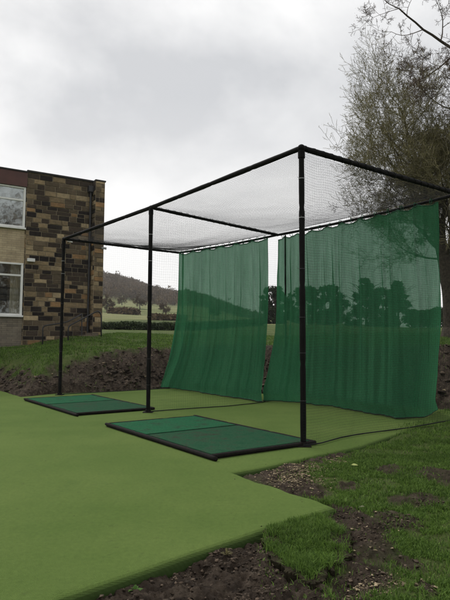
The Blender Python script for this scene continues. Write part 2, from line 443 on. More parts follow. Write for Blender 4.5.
# ------------------------------------------------------------------ grass, soil clods, chips
def blades(name, X, Y, Z, hgt, wid, mat, parent=None, bend=.6, **k):
    n = len(X); a = RNG.uniform(0, 2*np.pi, n); lean = RNG.uniform(.1, bend+.5, n)*hgt; la = RNG.uniform(0, 2*np.pi, n)
    dx, dy = np.cos(a)*wid/2, np.sin(a)*wid/2
    lx, ly = np.cos(la)*lean, np.sin(la)*lean
    B = np.stack([X, Y, Z], -1)
    h = hgt*np.sqrt(np.clip(1-(lean/hgt)**2*.35, .1, 1))
    V = np.zeros((n, 5, 3)); w = np.stack([dx, dy, 0*dx], -1)
    V[:, 0] = B-w; V[:, 1] = B+w
    m = B+np.stack([lx*.35, ly*.35, h*.6], -1)
    V[:, 2] = m+w*.75; V[:, 3] = m-w*.75
    V[:, 4] = B+np.stack([lx, ly, h], -1)
    V[:, 0:2, 2] -= .012
    i = np.arange(n)[:, None]*5
    T = np.concatenate([i+[0, 1, 2], i+[0, 2, 3], i+[3, 2, 4]], 0)
    rnd = np.repeat(RNG.random(n), 5)
    return npmesh(name, V.reshape(-1, 3), T, mat, parent, attrs={'rnd': rnd}, **k)
def scatter(n, x0, x1, y0, y1, fn):
    X = RNG.uniform(x0, x1, n); Y = RNG.uniform(y0, y1, n); k = RNG.random(n) < fn(X, Y); return X[k], Y[k]
def inview(X, Y, m=30): 
    px = 225+F*X/np.maximum(Y, .1); return (px > -m) & (px < 450+m) & (Y > .8)
allX, allY, allH, allW = [], [], [], []
def addg(n, x0, x1, y0, y1, h, w, thin=1.0):
    if y1 < 8: n = int(n*1.35)
    def fn(X, Y):
        dp = dpoly(X, Y, PADN); s = soilmask(X, Y)
        clump = .12+1.0*sst(.40, .60, fbm(X*3.4, Y*3.4, 77, 5, .7))
        return np.maximum((1-s)**1.3, .045)*clump*(dp > .015)*inview(X, Y)*thin
    X, Y = scatter(n, x0, x1, y0, y1, fn)
    hh = h*RNG.uniform(.45, 1.25, len(X))*(.6+.9*fbm(X*1.4, Y*1.4, 88, 3)); allX.append(X); allY.append(Y); allH.append(hh); allW.append(np.full(len(X), w)*RNG.uniform(.6, 1.3, len(X)))
addg(170000, .2, 2.6, 1.9, 4.4, .026, .0058)
addg(150000, .5, 4.6, 4.2, 7.2, .030, .0072)
addg(90000, 2.2, 7.5, 6.8, 12, .05, .008)
addg(150000, -11, -1, 12.5, 24, .06, .014)
addg(60000, .5, 9.5, 10.5, 20, .06, .013)
gx, gy = np.concatenate(allX), np.concatenate(allY)
gz = height(gx, gy)
kp = ~((gx > -13) & (gy > 17.9+(gx+8.3)*.62) & (gx < -4.6))
gx, gy, gz = gx[kp], gy[kp], gz[kp]; gh = np.concatenate(allH)[kp]; gw = np.concatenate(allW)[kp]
blades('grass', gx, gy, gz, gh, gw, M['grass'], bend=1.0, kind='stuff', label='short green lawn grass round the practice cage', cat='grass')
# grass creeping over the right rear corner of the carpet
X, Y = scatter(26000, 2.2, 4.6, 6.2, 10.4, lambda X, Y: sst(-.42, .05, dpoly(X, Y, PADN)+(fbm(X*5, Y*5, 12)-.5)*.5)*(dpoly(X, Y, PADN) < .03)*sst(2.35, 3.1, X)*(Y < 10.2))
blades('fringe_grass', X, Y, np.full(len(X), .001), .045*RNG.uniform(.5, 1.3, len(X)), np.full(len(X), .006), M['grass'], kind='stuff', label='grass growing over the rear right corner of the green carpet', cat='grass')
ico = bmesh.new(); bmesh.ops.create_icosphere(ico, subdivisions=1, radius=1); IV = np.array([v.co[:] for v in ico.verts]); IF = np.array([[v.index for v in f.verts] for f in ico.faces]); ico.free()
def lumps(name, X, Y, Z, R, mat, flat=.7, parent=None, **k):
    n = len(X); V = IV[None]*RNG.uniform(.25, 1.6, (n, len(IV), 1))*R[:, None, None]
    V = V*np.stack([RNG.uniform(.7, 1.3, n), RNG.uniform(.7, 1.3, n), RNG.uniform(.5, 1, n)*flat], -1)[:, None, :]
    a = RNG.uniform(0, 6.28, n)[:, None]; c, s = np.cos(a), np.sin(a)
    V = np.stack([V[..., 0]*c-V[..., 1]*s, V[..., 0]*s+V[..., 1]*c, V[..., 2]], -1)+np.stack([X, Y, Z], -1)[:, None, :]
    T = (IF[None]+np.arange(n)[:, None, None]*len(IV)).reshape(-1, 3)
    return npmesh(name, V.reshape(-1, 3), T, mat, parent, attrs={'rnd': np.repeat(RNG.random(n)**1.5, len(IV))}, **k)
def sfn(X, Y): return soilmask(X, Y)**2*(dpoly(X, Y, PADN) > .03)*inview(X, Y, 40)*(.2+.8*(fbm(X*4, Y*4, 91) > .5))
X1, Y1 = scatter(60000, -1.4, 2.2, 1.7, 4.4, sfn); X2, Y2 = scatter(9000, .1, 3.6, 4, 7.4, sfn); X3, Y3 = scatter(30000, -7, 6.5, 8.5, 17, sfn)
X = np.concatenate([X1, X2, X3]); Y = np.concatenate([Y1, Y2, Y3])
R = np.concatenate([.004+.022*RNG.random(len(X1))**4+.004, .002+.010*RNG.random(len(X2))**4, .012+.06*RNG.random(len(X3))**4])
R[:len(X1)] = .0018+.013*RNG.random(len(X1))**4
lumps('soil_clods', X, Y, height(X, Y)+R*.05, R, M['soil'], kind='stuff', label='loose dark clods of dug soil along the carpet edges and bank', cat='soil')
cx, cy = [], []
for c, rx, ry in CHIPC:
    n = int(1500*rx*ry/.06); cx.append(c.x+RNG.normal(0, rx*.6, n)); cy.append(c.y+RNG.normal(0, ry*.9, n))
cx.append(RNG.uniform(.3, 2.2, 500)); cy.append(RNG.uniform(2.2, 4.2, 500))
cx, cy = np.concatenate(cx), np.concatenate(cy)
k = (RNG.random(len(cx)) < np.where(np.arange(len(cx)) > len(cx)-500, soilmask(cx, cy), 1)) & (dpoly(cx, cy, PADN) > .03); cx, cy = cx[k], cy[k]
# pale stones on the bank
bx_, by_ = scatter(2600, -7, 6.5, 8.5, 16, lambda X, Y: soilmask(X, Y)**3*(dpoly(X, Y, PADN) > .05)*.5)
r1 = .003+.009*RNG.random(len(cx))**2.5; r2 = .01+.04*RNG.random(len(bx_))**3
cx = np.concatenate([cx, bx_]); cy = np.concatenate([cy, by_]); cr = np.concatenate([r1, r2])
lumps('stone_chips', cx, cy, height(cx, cy)+cr*.6, cr, M['chip'], .6, kind='stuff', label='pale wood and stone chips strewn over the bare soil', cat='chips')
# crumbs and bits trodden onto the carpet
X, Y = scatter(5200, -6, 4, 1.2, 12, lambda X, Y: (dpoly(X, Y, PADN) < -.01)*(.02+.5*sst(-.35, -.02, dpoly(X, Y, PADN))+.25*sst(.6, .7, fbm(X*1.3, Y*1.3, 101))))
R = .0012+.005*RNG.random(len(X))**3; lumps('soil_crumbs', X, Y, R*.3, R, M['soil'], kind='stuff', label='tiny crumbs of soil trodden onto the green carpet', cat='soil')
# lifted square of turf
def build_sod():
    px = [(268, 527), (322, 512), (350, 534), (357, 553), (312, 584), (285, 566), (262, 542)]
    P = [G(a, b, -.015) for a, b in px]; c = sum(P, Vector())/len(P)
    root = empty('turf_sod', (c.x, c.y, hz(c.x, c.y)), label='loose square of lifted turf lying on dark soil beside the carpet corner', cat='turf sod')
    PN = np.array([[p.x, p.y] for p in P]); n = 96
    xs = np.linspace(PN[:, 0].min()-.03, PN[:, 0].max()+.03, n); ys = np.linspace(PN[:, 1].min()-.03, PN[:, 1].max()+.03, n)
    Xg, Yg = np.meshgrid(xs, ys, indexing='ij'); d = dpoly(Xg, Yg, PN)+(fbm(Xg*11, Yg*11, 3)-.5)*.11
    zt = -.012+(fbm(Xg*6, Yg*6, 8)-.5)*.06
    bm = bmesh.new(); vt = {}; vb = {}
    for i in range(n):
        for j in range(n):
            if d[i, j] < 0:
                vt[i, j] = bm.verts.new((xs[i]-c.x, ys[j]-c.y, zt[i, j]-root.location.z-.01*sst(-.03, 0, d[i, j])))
                vb[i, j] = bm.verts.new((xs[i]-c.x+RNG.uniform(-.004, .004), ys[j]-c.y+RNG.uniform(-.004, .004), -.13-root.location.z))
    def q(a, b, cc, dd): bm.faces.new((a, b, cc, dd))
    cells = {(i, j) for i in range(n-1) for j in range(n-1) if all(k in vt for k in ((i, j), (i+1, j), (i+1, j+1), (i, j+1)))}
    for (i, j) in cells:
        q(vt[i, j], vt[i+1, j], vt[i+1, j+1], vt[i, j+1])
        for (di, dj, a, b) in ((-1, 0, (i, j+1), (i, j)), (1, 0, (i+1, j), (i+1, j+1)), (0, -1, (i, j), (i+1, j)), (0, 1, (i+1, j+1), (i, j+1))):
            if (i+di, j+dj) not in cells: q(vt[a], vb[a], vb[b], vt[b])
    bmesh.ops.delete(bm, geom=[v for v in bm.verts if not v.link_faces], context='VERTS')
    me = bpy.data.meshes.new('soil_slab'); bm.to_mesh(me); bm.free(); me.materials.append(M['soil_slab']); o = bpy.data.objects.new('soil_slab', me); COL.objects.link(o); o.parent = root
    X, Y = scatter(34000, xs[0], xs[-1], ys[0], ys[-1], lambda X, Y: (dpoly(X, Y, PN) < -.004)*(.06+.94*sst(.36, .58, fbm(X*7, Y*7, 19, 4, .65)))*sst(.01, -.07, dpoly(X, Y, PN)+(fbm(X*13, Y*13, 23)-.5)*.06))
    Z = -.012+(fbm(X*6, Y*6, 8)-.5)*.06
    blades('grass_blades', X-c.x, Y-c.y, Z-root.location.z, .04*RNG.uniform(.5, 1.3, len(X)), np.full(len(X), .0048), M['grass'], root, bend=1.3, kind='stuff')
M['soil_slab'] = simple('sod_soil', (.028, .024, .014), .95, .1, .5, 30, .9, .01)
build_sod()
# little things on the ground
def blob(name, p, r, mat, seed, **k):
    rg = np.random.default_rng(seed); bm = bmesh.new(); bmesh.ops.create_icosphere(bm, subdivisions=2, radius=1)
    off = rg.uniform(.75, 1.2, 12); sc = (r, r*rg.uniform(.6, .9), r*rg.uniform(.4, .6))
    for v in bm.verts:
        f = 1+.22*math.sin(v.co.x*3.1+seed)+.18*math.cos(v.co.y*4.3-seed*2)+.1*math.sin(v.co.z*6+seed)
        v.co = Vector((v.co.x*sc[0]*f, v.co.y*sc[1]*f, v.co.z*sc[2]*f))
    me = bpy.data.meshes.new(name); bm.to_mesh(me); bm.free(); me.materials.append(mat); o = bpy.data.objects.new(name, me); COL.objects.link(o)
    o.location = (p.x, p.y, hz(p.x, p.y)+sc[2]*.5); o.rotation_euler.z = seed; return tag(o, **k)
blob('stone', G(363, 509, -.03), .026, M['stone_pale'], 3, label='pale pinkish stone in the grass beside the carpet corner tip', cat='stone')
blob('stone', G(436, 579, -.03), .014, M['stone_pale'], 5, label='small buff stone in the grass near the bottom right', cat='stone')
def leaf(p, L, rz, **k):
    m = MB(); n = 7; vs = []; fs = []
    for i in range(n):
        t = i/(n-1); w = math.sin(math.pi*(t*.92+.04))*.3*L; x = (t-.5)*L; z = .012+.008*math.sin(t*3)
        vs += [(x, -w, z+.006), (x, 0, z), (x, w, z+.008)]
    for i in range(n-1):
        for j in range(2): fs.append((i*3+j, (i+1)*3+j, (i+1)*3+j+1, i*3+j+1))
    m.add(vs, fs); o = m.build('fallen_leaf', M['leaf_pale'], smooth=True, **k); o.location = (p.x, p.y, hz(p.x, p.y)+.015); o.rotation_euler = (.2, .1, rz)
leaf(G(356, 469, -.02), .075, .2, label='pale yellow green leaf lying on the grass right of the carpet', cat='leaf')
def weed(p, n, L, mat, up, **k):
    m = MB(); rn = []
    root = empty('weed', (p.x, p.y, hz(p.x, p.y)), **k)
    for i in range(n):
        a = random.uniform(0, 6.28); l = L*random.uniform(.6, 1.1); el = random.uniform(*up)
        d = Vector((math.cos(a)*math.cos(el), math.sin(a)*math.cos(el), math.sin(el))); s = Vector((-math.sin(a), math.cos(a), 0))
        w = l*(.2 if mat == 'weed' else .04)
        pts = []
        for t, ww in ((0, .25), (.35, .8), (.7, 1), (1, .05)):
            c = d*l*t+Vector((0, 0, -.3*l*t*t)); pts += [c-s*w*ww, c+s*w*ww]
        m.add(pts, [(0, 1, 3, 2), (2, 3, 5, 4), (4, 5, 7, 6)])
    o = m.build('leaves', M[mat], root)
    at = o.data.attributes.new('rnd', 'FLOAT', 'POINT'); at.data.foreach_set('value', np.repeat(RNG.random(n), 8))
weed(G(137, 592, -.06), 22, .05, 'weed', (.2, 1.2), label='small bright green weed in the dark soil at the carpet edge', cat='weed')
weed(G(229, 560, -.06), 40, .06, 'straw', (.5, 1.5), label='dry yellowish grass tuft sticking out of the dark soil', cat='grass tuft')
# ------------------------------------------------------------------ cage frame
def lerp(a, b, t): return a*(1-t)+b*t
def padded(m, a, b, r, n=None, seed=0, sag=0, amp=.12):
    a, b = Vector(a), Vector(b); L = (b-a).length; n = n or max(8, int(L/.06)); pts, rs = [], []
    for i in range(n+1):
        t = i/n; p = lerp(a, b, t); p.z -= sag*math.sin(math.pi*t); pts.append(p)
        joint = .82 if (i % 16 == 0) else 1.0
        rs.append(r*joint*(1+amp*(float(vn(t*L*3.2, seed, 5))-.5)*2*.6+amp*.5*(float(vn(t*L*11, seed, 6))-.5)))
    m.tube(pts, rs, 12)
cage = empty('golf_cage', P2, label='black padded tube frame of the two bay golf practice cage', cat='golf cage')
def C(v): return Vector(v)-P2
up = Vector((0, 0, HT))
for i, (p, r) in enumerate(((P1, .036), (P2, .036), (P3, .038), (R3+Vector((.12, -.1, 0)), .02), (R2+Vector((.16, -.14, 0)), .02), (R1, .03))):
    m = MB(); padded(m, C(p+Vector((0, 0, .012))), C(p+Vector((0, 0, HT-.03))), r, seed=i*3+1); po = m.build('post', M['pad'], cage, smooth=True)
    m = MB(); m.tube([C(p+Vector((0, 0, -.1))), C(p+Vector((0, 0, .05)))], r+.014, 14); m.box((C(p)[0]-.085, C(p)[1]-.085, .001), (C(p)[0]+.085, C(p)[1]+.085, .012)); m.build('foot', M['rubber'], cage)
    if i < 3:
        m = MB(); q0 = C(p); m.tube([q0+Vector((0, 0, HT-.13)), q0+Vector((0, 0, HT-.045))], r+.008, 14); m.build('collar', M['pad'], po)
        for z in (.45, 1.02, 1.6, 2.2, 2.75, 3.2):
            z += random.uniform(-.1, .1)
            m = MB(); m.tube([C(p+Vector((0, 0, z-.004))), C(p+Vector((0, 0, z+.004)))], r+.003, 14); a = random.uniform(2.8, 4.6)
            q = C(p+Vector((math.cos(a)*r, math.sin(a)*r, z))); m.tube([q, q+Vector((math.cos(a)*.03, math.sin(a)*.03, .012))], .002, 4)
            m.build('cable_tie', M['metal_dark'] if z < 2.6 else M['grey_clip'], po)
def rail(a, b, r, seed, sag=0):
    m = MB(); padded(m, C(a+up), C(b+up), r, seed=seed, sag=sag); return m.build('rail', M['pad'], cage, smooth=True)
rail(P1, P2, .035, 11); rail(P2, P3, .036, 12); rail(P1, R1, .036, 13); rail(P2, R2, .030, 14); rail(P3, R3, .032, 15)
rail(R3, R2, .027, 16, .03); rail(R2, R1, .027, 17, .04)
for p, r in ((P1, .048), (P2, .043), (P3, .044), (R3, .034), (R2, .034), (R1, .04)):
    bm = bmesh.new(); bmesh.ops.create_uvsphere(bm, u_segments=14, v_segments=9, radius=r)
    me = bpy.data.meshes.new('corner_joint'); bm.to_mesh(me); bm.free(); me.materials.append(M['pad']); me.polygons.foreach_set('use_smooth', [True]*len(me.polygons))
    o = bpy.data.objects.new('corner_joint', me); COL.objects.link(o); o.parent = cage; o.location = C(p+up); o.scale = (1, 1, .95)
# ------------------------------------------------------------------ nets
def strands(lines, r):
    """lines: list of (n,3) arrays -> three sided prisms"""
    Vs, Fs, o = [], [], 0
    for L in lines:
        L = np.asarray(L); t = np.gradient(L, axis=0); t /= np.linalg.norm(t, axis=1)[:, None]+1e-12
        a = np.cross(t, [0.3, .2, .93]); a /= np.linalg.norm(a, axis=1)[:, None]+1e-12; b = np.cross(t, a)
        ring = np.stack([L+r*(a*math.cos(q)+b*math.sin(q)) for q in (0, 2.094, 4.189)], 1)
        n = len(L); idx = o+np.arange(n*3).reshape(n, 3)
        for k in range(3):
            k2 = (k+1) % 3; Fs.append(np.stack([idx[:-1, k], idx[:-1, k2], idx[1:, k2], idx[1:, k]], -1))
        Vs.append(ring.reshape(-1, 3)); o += n*3
    return np.concatenate(Vs), np.concatenate(Fs)
def net(name, fn, W, Hh, cell, r, base, label, extra=None, group=None):
    root = empty(name, base, label=label, cat='net', group=group)
    nu, nv = int(W/cell), int(Hh/cell); ls = []
    b = np.array(base)
    for i in range(nu+1):
        v = np.linspace(0, 1, 22); ls.append(fn(np.full(22, i/nu), v)-b)
    for j in range(nv+1):
        u = np.linspace(0, 1, 26); ls.append(fn(u, np.full(26, j/nv))-b)
    V, Fq = strands(ls, r); npmesh('mesh', V, Fq, M['thread'], root)
    if extra:
        for nm, pts, rr in extra:
            m = MB(); m.tube([Vector(p)-Vector(base) for p in pts], rr, 6); m.build(nm, M['rope'], root, smooth=True)
    return root
def npv(v): return np.array(v, float)
def sidenet(name, A, B, label, hem, cell=.034, r=.0010, seed=0, gather=0):
    a, b = npv(A), npv(B); dirn = (b-a)/np.linalg.norm(b-a); nrm = np.array([-dirn[1], dirn[0], 0]); W = np.linalg.norm(b-a)
    hp = np.array([npv(h) for h in hem]); hs = np.linspace(0, 1, len(hp))
    def fn(u, v):
        bot = np.stack([np.interp(u, hs, hp[:, k]) for k in range(3)], -1)
        top = a+(b-a)*u[:, None]+np.array([0, 0, HT-.05])
        top[:, 2] -= .03*np.abs(np.sin(u*np.pi*W/.5))
        p = bot*(1-v[:, None])+top*v[:, None]
        w = (fbm(u*W*1.2+seed, v*2.2, 71+seed, 3)-.5)*.16*np.sin(np.pi*v)+(fbm(u*W*5, v*6, 73, 2)-.5)*.03
        p = p+nrm*w[:, None]
        p[:, 2] += (fbm(u*W*2, v*3+9, 75, 3)-.5)*.05*np.sin(np.pi*v)
        return p
    n = 40; rope = [hp0 for hp0 in [np.array([np.interp(t, hs, hp[:, k]) for k in range(3)])+np.array([0, 0, .008]) for t in np.linspace(0, 1, n)]]
    lace = []
    for i in range(int(W/.02)):
        t = i*.02/W; q = a+(b-a)*t+np.array([0, 0, HT]); ph = i*.02/.16*2*math.pi
        lace.append(q+nrm*math.cos(ph)*.040+np.array([0, 0, math.sin(ph)*.040]))
    return net(name, fn, W, HT, cell, r, tuple(a), label, [('hem_rope', rope, .009), ('lacing', lace, .0035)], 'nets of the practice cage')
hemR = [G(305, 446.5), G(322, 444), G(342, 438), G(360, 434.5), G(385, 431), G(410, 427.5), G(432, 424)]
hemR[-1] = Vector((R1.x-.2, R1.y-.1, .03)); hemR = [h+Vector((0, 0, .012)) for h in hemR]
sidenet('side_net', P1, R1, 'black net on the near right side of the cage, mesh over green screen', hemR, seed=1)
hemM = [G(152, 413), G(175, 411), G(200, 409), G(228, 407), G(250, 404.5), G(262, 403), R2+Vector((0, 0, 0))]
sidenet('divider_net', P2, R2, 'black net hanging from the middle crossbar between the two bays', [h+Vector((0, 0, .01)) for h in hemM], cell=.05, r=.0006, seed=2)
hemL = [P3+Vector((.05, .03, .01)), lerp(P3, R3, .5)+Vector((.05, -.05, .01)), R3+Vector((0, 0, .01))]
sidenet('side_net', P3, R3, 'black net hanging from the far left crossbar of the cage', hemL, cell=.055, r=.0004, seed=3)
def rf(u, v):
    # u along the front P1->P3 , v front->rear
    a = np.where(u[:, None] < .5, npv(P1)+(npv(P2)-npv(P1))*(u[:, None]*2), npv(P2)+(npv(P3)-npv(P2))*(u[:, None]*2-1))
    b = np.where(u[:, None] < .5, npv(R1)+(npv(R2)-npv(R1))*(u[:, None]*2), npv(R2)+(npv(R3)-npv(R2))*(u[:, None]*2-1))
    p = a+(b-a)*v[:, None]; p[:, 2] = HT+.035-.15*np.abs(np.sin(u*2*np.pi))**.8*np.sin(np.pi*v)**.7+(fbm(u*14, v*8, 83, 3)-.5)*.02
    return p
net('roof_net', rf, 7.7, 3.4, .036, .0016, tuple(P2+up), 'black net stretched flat over the top of the cage frame', None, 'nets of the practice cage')
# ------------------------------------------------------------------ green screens
def curtain(name, label, topA, topB, bot, nfold, seed, profile, bow, edge=None, thin=None):
    """bot: list of (u, Vector) ; profile exponent of how late the cloth flares"""
    NU, NV = 260, 130
    root = empty(name, (topA+topB)/2-Vector((0, 0, HT)), label=label, cat='screen', group='green screens hanging across the cage rear')
    u = np.linspace(0, 1, NU)[:, None]*np.ones((1, NV)); v = np.ones((NU, 1))*np.linspace(0, 1, NV)[None]   # v: 0 top 1 bottom
    a, b = npv(topA), npv(topB); top = a+(b-a)*u[..., None]
    sc = np.abs(np.sin(u*np.pi*nfold*.55+seed)); top[..., 2] -= .018+.055*sc*(1-sst(0, .06, v))*1.0
    bu = [q[0] for q in bot]; bp = np.array([npv(q[1]) for q in bot])
    bt = np.stack([np.interp(u, bu, bp[:, k]) for k in range(3)], -1)
    w = v**profile
    P = np.empty(u.shape+(3,)); P[..., 0] = top[..., 0]*(1-w)+bt[..., 0]*w; P[..., 1] = top[..., 1]*(1-w)+bt[..., 1]*w
    P[..., 2] = top[..., 2]*(1-v)+bt[..., 2]*v
    d = (b-a)/np.linalg.norm(b-a); nr = np.array([d[1], -d[0], 0])      # towards the camera
    if nr[1] > 0: nr = -nr
    ph = u+.02*np.sin(v*3+seed)+.03*(fbm(u*3, v*1.3, seed, 3)-.5)
    amp = (.2+.8*fbm(u*6, v*1.1+3, seed+3, 3))*(.35+.65*np.sin(np.pi*np.clip(v*.9+.05, 0, 1)))
    fold = .030*np.sin(ph*2*np.pi*nfold)+.035*np.sin(ph*2*np.pi*nfold*.37+2)+.016*np.sin(ph*2*np.pi*nfold*2.3)+.006*np.sin(ph*2*np.pi*nfold*5.1)
    crumple = (fbm(u*22, v*26, seed+9, 3)-.5)*.022*sst(.55, 1, v)+(fbm(u*9+v*5, v*12-u*6, seed+13, 3)-.5)*.06*sst(.6, 1, v)
    off = amp*fold*1.8+crumple+bow*(sst(.35, .95, v)*(1-sst(.93, 1, v)))
    P = P+nr*off[..., None]; P += d*((fbm(u*10, v*2, seed+5, 2)-.5)*.02)[..., None]
    P[..., 2] = np.maximum(P[..., 2], .012+.02*(fbm(u*30, v*30, 5, 2)))
    idx = np.arange(NU*NV).reshape(NU, NV); Fq = np.stack([idx[:-1, :-1], idx[1:, :-1], idx[1:, 1:], idx[:-1, 1:]], -1).reshape(-1, 4)
    base = npv(root.location); P -= base
    th = 1.0-.85*sst(.012, 0, v)-.0*u; ed = np.minimum(u, 1-u); th = th*(1-.8*sst(.012, .004, ed))
    th = th*(1-.55*sst(.55, .95, v)); th = th*(1.1-.25*np.clip(fold*amp*18, -.5, .9))
    npmesh('screen_cloth', P.reshape(-1, 3), Fq, M['curtain'], root, smooth=True, attrs={'thin': np.clip(th, 0, 2).ravel()})
    # scalloped hems and ties
    hem = MB(); hem.tube([P[i, 0] for i in range(0, NU, 2)], .008, 6); hem.build('top_hem', M['curt_solid'], root, smooth=True)
    hb = MB(); hb.tube([P[i, -1] for i in range(0, NU, 2)], .008, 6); hb.build('bottom_hem', M['rope'], root, smooth=True)
    for i in range(0, 14):
        t = (i+.5)/14; q = a+(b-a)*t-base; m = MB(); pts = [q+d*(random.uniform(-.02, .02))+nr*math.cos(k)*.036+np.array([0, 0, math.sin(k)*.045-.008]) for k in np.linspace(0, 6.28, 13)]
        m.tube(pts, .006, 5); m.build('tie', M['curt_solid'], root)
M['curt_solid'] = simple('curtain_hem', (.010, .085, .04), .8, .2, .2, 8)
dr = (R2-R3).normalized(); d2 = (R1-R2).normalized()
tA = G(178.5, 253, HT-.04); tB = G(268, 236.5, HT-.04)
curtain('green_screen', 'left green mesh screen hanging across the rear of the far bay', tA, tB,
        [(0, G(161, 388.5)), (.06, G(166, 388.6)), (.3, G(186, 391)), (.6, G(216, 395.5)), (.85, G(246, 400)), (1, G(263, 402.5))], 11, 3, 3.4, .05)
tC = G(278, 236.5, HT-.04); tD = G(437, 197.5, HT-.04)
curtain('green_screen', 'right green mesh screen hanging across the rear of the near bay', tC, tD,
        [(0, G(264, 401.5)), (.05, G(270, 401.5)), (.2, G(298, 402.5)), (.42, G(332, 406.5)), (.62, G(366, 412)), (.8, G(398, 418)), (.93, G(426, 417)), (1, G(440, 409))], 17, 8, 3.4, .10)
# ------------------------------------------------------------------ hitting mats
def mat(corners, label, split):
    P = [Vector(c) for c in corners]   # front-left(near-long edge start), near corner, right, back
    c = sum(P, Vector())/4; ex = (P[1]-P[0]+P[2]-P[3])/2; ey = (P[3]-P[0]+P[2]-P[1])/2
    L, W = ex.length, ey.length; ang = math.atan2(ex.y, ex.x)
    root = empty('golf_mat', (c.x, c.y, 0), ang, label=label, cat='golf mat', group='hitting mats in the cage')
    h = .045
    def slab(name, x0, x1, y0, y1, z0, z1, m, bev):
        bm = bmesh.new(); bmesh.ops.create_cube(bm, size=1)
        for v in bm.verts: v.co = Vector((x0+(v.co.x+.5)*(x1-x0), y0+(v.co.y+.5)*(y1-y0), z0+(v.co.z+.5)*(z1-z0)))
        bmesh.ops.bevel(bm, geom=[e for e in bm.edges], offset=bev, segments=2, affect='EDGES')
        me = bpy.data.meshes.new(name); bm.to_mesh(me); bm.free(); me.materials.append(m); o = bpy.data.objects.new(name, me); COL.objects.link(o); o.parent = root; return o
    slab('rubber_base', -L/2, L/2, -W/2, W/2, .002, h-.006, M['rubber'], .008)
    e = .05; sx = -L/2+L*split
    slab('turf_panel', -L/2+e, sx-.03, -W/2+e, W/2-e, .01, h+.004, M['mat1'], .004)
    slab('turf_panel', sx+.03, L/2-e, -W/2+e, W/2-e, .01, h+.003, M['mat2'], .004)['label'] = 'darker worn turf panel'
    for s in (-1, 1):
        m = MB(); padded(m, (-L/2-.02, s*(W/2-.01), .034), (L/2+(.0 if s > 0 else .1), s*(W/2-.01), .026), .024, seed=s+5, amp=.14); m.build('edge_roll', M['rubber'], root, smooth=True)
    for s in (-1, 1):
        m = MB(); padded(m, (s*(L/2-.01), -W/2, .032), (s*(L/2-.01), W/2, .026), .023, seed=s+8, amp=.14); m.build('edge_roll', M['rubber'], root, smooth=True)
mat([G(108, 427, .03), G(220, 457.5, .03), G(309, 441, .03), G(194, 415.5, .03)], 'large near golf mat of two panels beside the near corner post', .44)
mat([G(26, 401.5, .03), G(83, 416.5, .03), G(148, 408, .03), G(92, 396, .03)], 'far golf mat of two panels beside the leftmost post', .46)
# ------------------------------------------------------------------ trees
def gen_tree(base, trunk_dir, trunk_len, r0, levels, seed, spread=.6, lean=Vector((0, 0, 0)), nb=(3, 5), ratio=.72, gravity=.0, minr=.004, first=.35, bud=.02, budn=3, wind=.18):
    rg = random.Random(seed); big, small, buds = MB(), MB(), []
    def rv(): return Vector((rg.gauss(0, 1), rg.gauss(0, 1), rg.gauss(0, 1))).normalized()
    def branch(p, d, L, r, lv):
        n = max(3, int(L/(.16 if lv > 2 else .28))); pts = [p.copy()]; rs = [r]; d = d.normalized(); nodes = []
        for i in range(n):
            t = (i+1)/n
            d = (d+rv()*wind*(.6 if lv == 0 else 1)+Vector((0, 0, gravity+(.05 if lv > 1 else 0)))+lean*.02).normalized()
            p = p+d*(L/n); pts.append(p.copy()); rr = r*(1-t*(.55 if lv < levels else .8)); rs.append(max(rr, minr)); nodes.append((p.copy(), d.copy(), rr, t))
        (big if lv <= 2 else small).tube(pts, rs, 9 if lv == 0 else (6 if lv < 3 else 3), cap=False)
        if lv >= levels:
            for k in range(budn):
                q = pts[rg.randint(1, len(pts)-1)]; buds.append((q, rg.random()))
            return
        k = rg.randint(*nb)+(4 if lv == 0 else 0)
        for j in range(k):
            t = first+(1-first)*(j+rg.random())/k if lv == 0 else .2+.8*(j+rg.random())/k
            nd = nodes[min(n-1, int(t*n))]; s = rv(); s = (s-nd[1]*s.dot(nd[1])).normalized()
            ndv = (nd[1]*(1-spread*.5)+s*spread*rg.uniform(.8, 1.3))
            branch(nd[0], ndv, L*ratio*rg.uniform(.65, 1.1)*(1-.25*t), nd[2]*(rg.uniform(.3, .46) if lv == 0 else rg.uniform(.5, .72)), lv+1)
        nd = nodes[-1]; branch(nd[0], nd[1]+rv()*.3, L*ratio*.9, nd[2]*.85, lv+1)
    branch(Vector(base), Vector(trunk_dir), trunk_len, r0, 0)
    return big, small, buds
def buds_mesh(buds, size, mat, root, base, per=3, name='buds'):
    n = len(buds)*per; B = np.repeat(np.array([b[0][:] for b in buds]), per, 0)+RNG.normal(0, size*1.4, (n, 3))
    V = B[:, None, :]+RNG.normal(0, size*.5, (n, 3, 3)); T = np.arange(n*3).reshape(-1, 3)
    return npmesh(name, V.reshape(-1, 3), T, mat, root, attrs={'rnd': np.repeat(RNG.random(n), 3)})
def big_tree(name, base, tdir, tl, r0, seed, twig, budm, label, **kw):
    root = empty(name, base, label=label, cat='tree')
    per = kw.pop('per', 3); bs = kw.pop('bs', .012)
    big, small, buds = gen_tree((0, 0, 0), tdir, tl, r0, kw.pop('levels', 5), seed, **kw)
    print('TREE', name, len(big.f), len(small.f), len(buds))
    m = MB(); fl = [(Vector((0, 0, -.3)), r0*1.5), (Vector((0, 0, 0)), r0*1.3), (Vector(tdir).normalized()*.35, r0*1.02)]
    m.tube([a for a, _ in fl], [b for _, b in fl], 12); m.build('trunk_flare', M['bark'], root, smooth=True)
    big.build('trunk', M['bark'], root, smooth=True); cr = small.build('crown', M[twig], root); 
    if buds: buds_mesh(buds, bs, M[budm], root, base, per)
    return root
tb = D(457, 340, 15.5); tb.z = hz(tb.x, tb.y)-.05
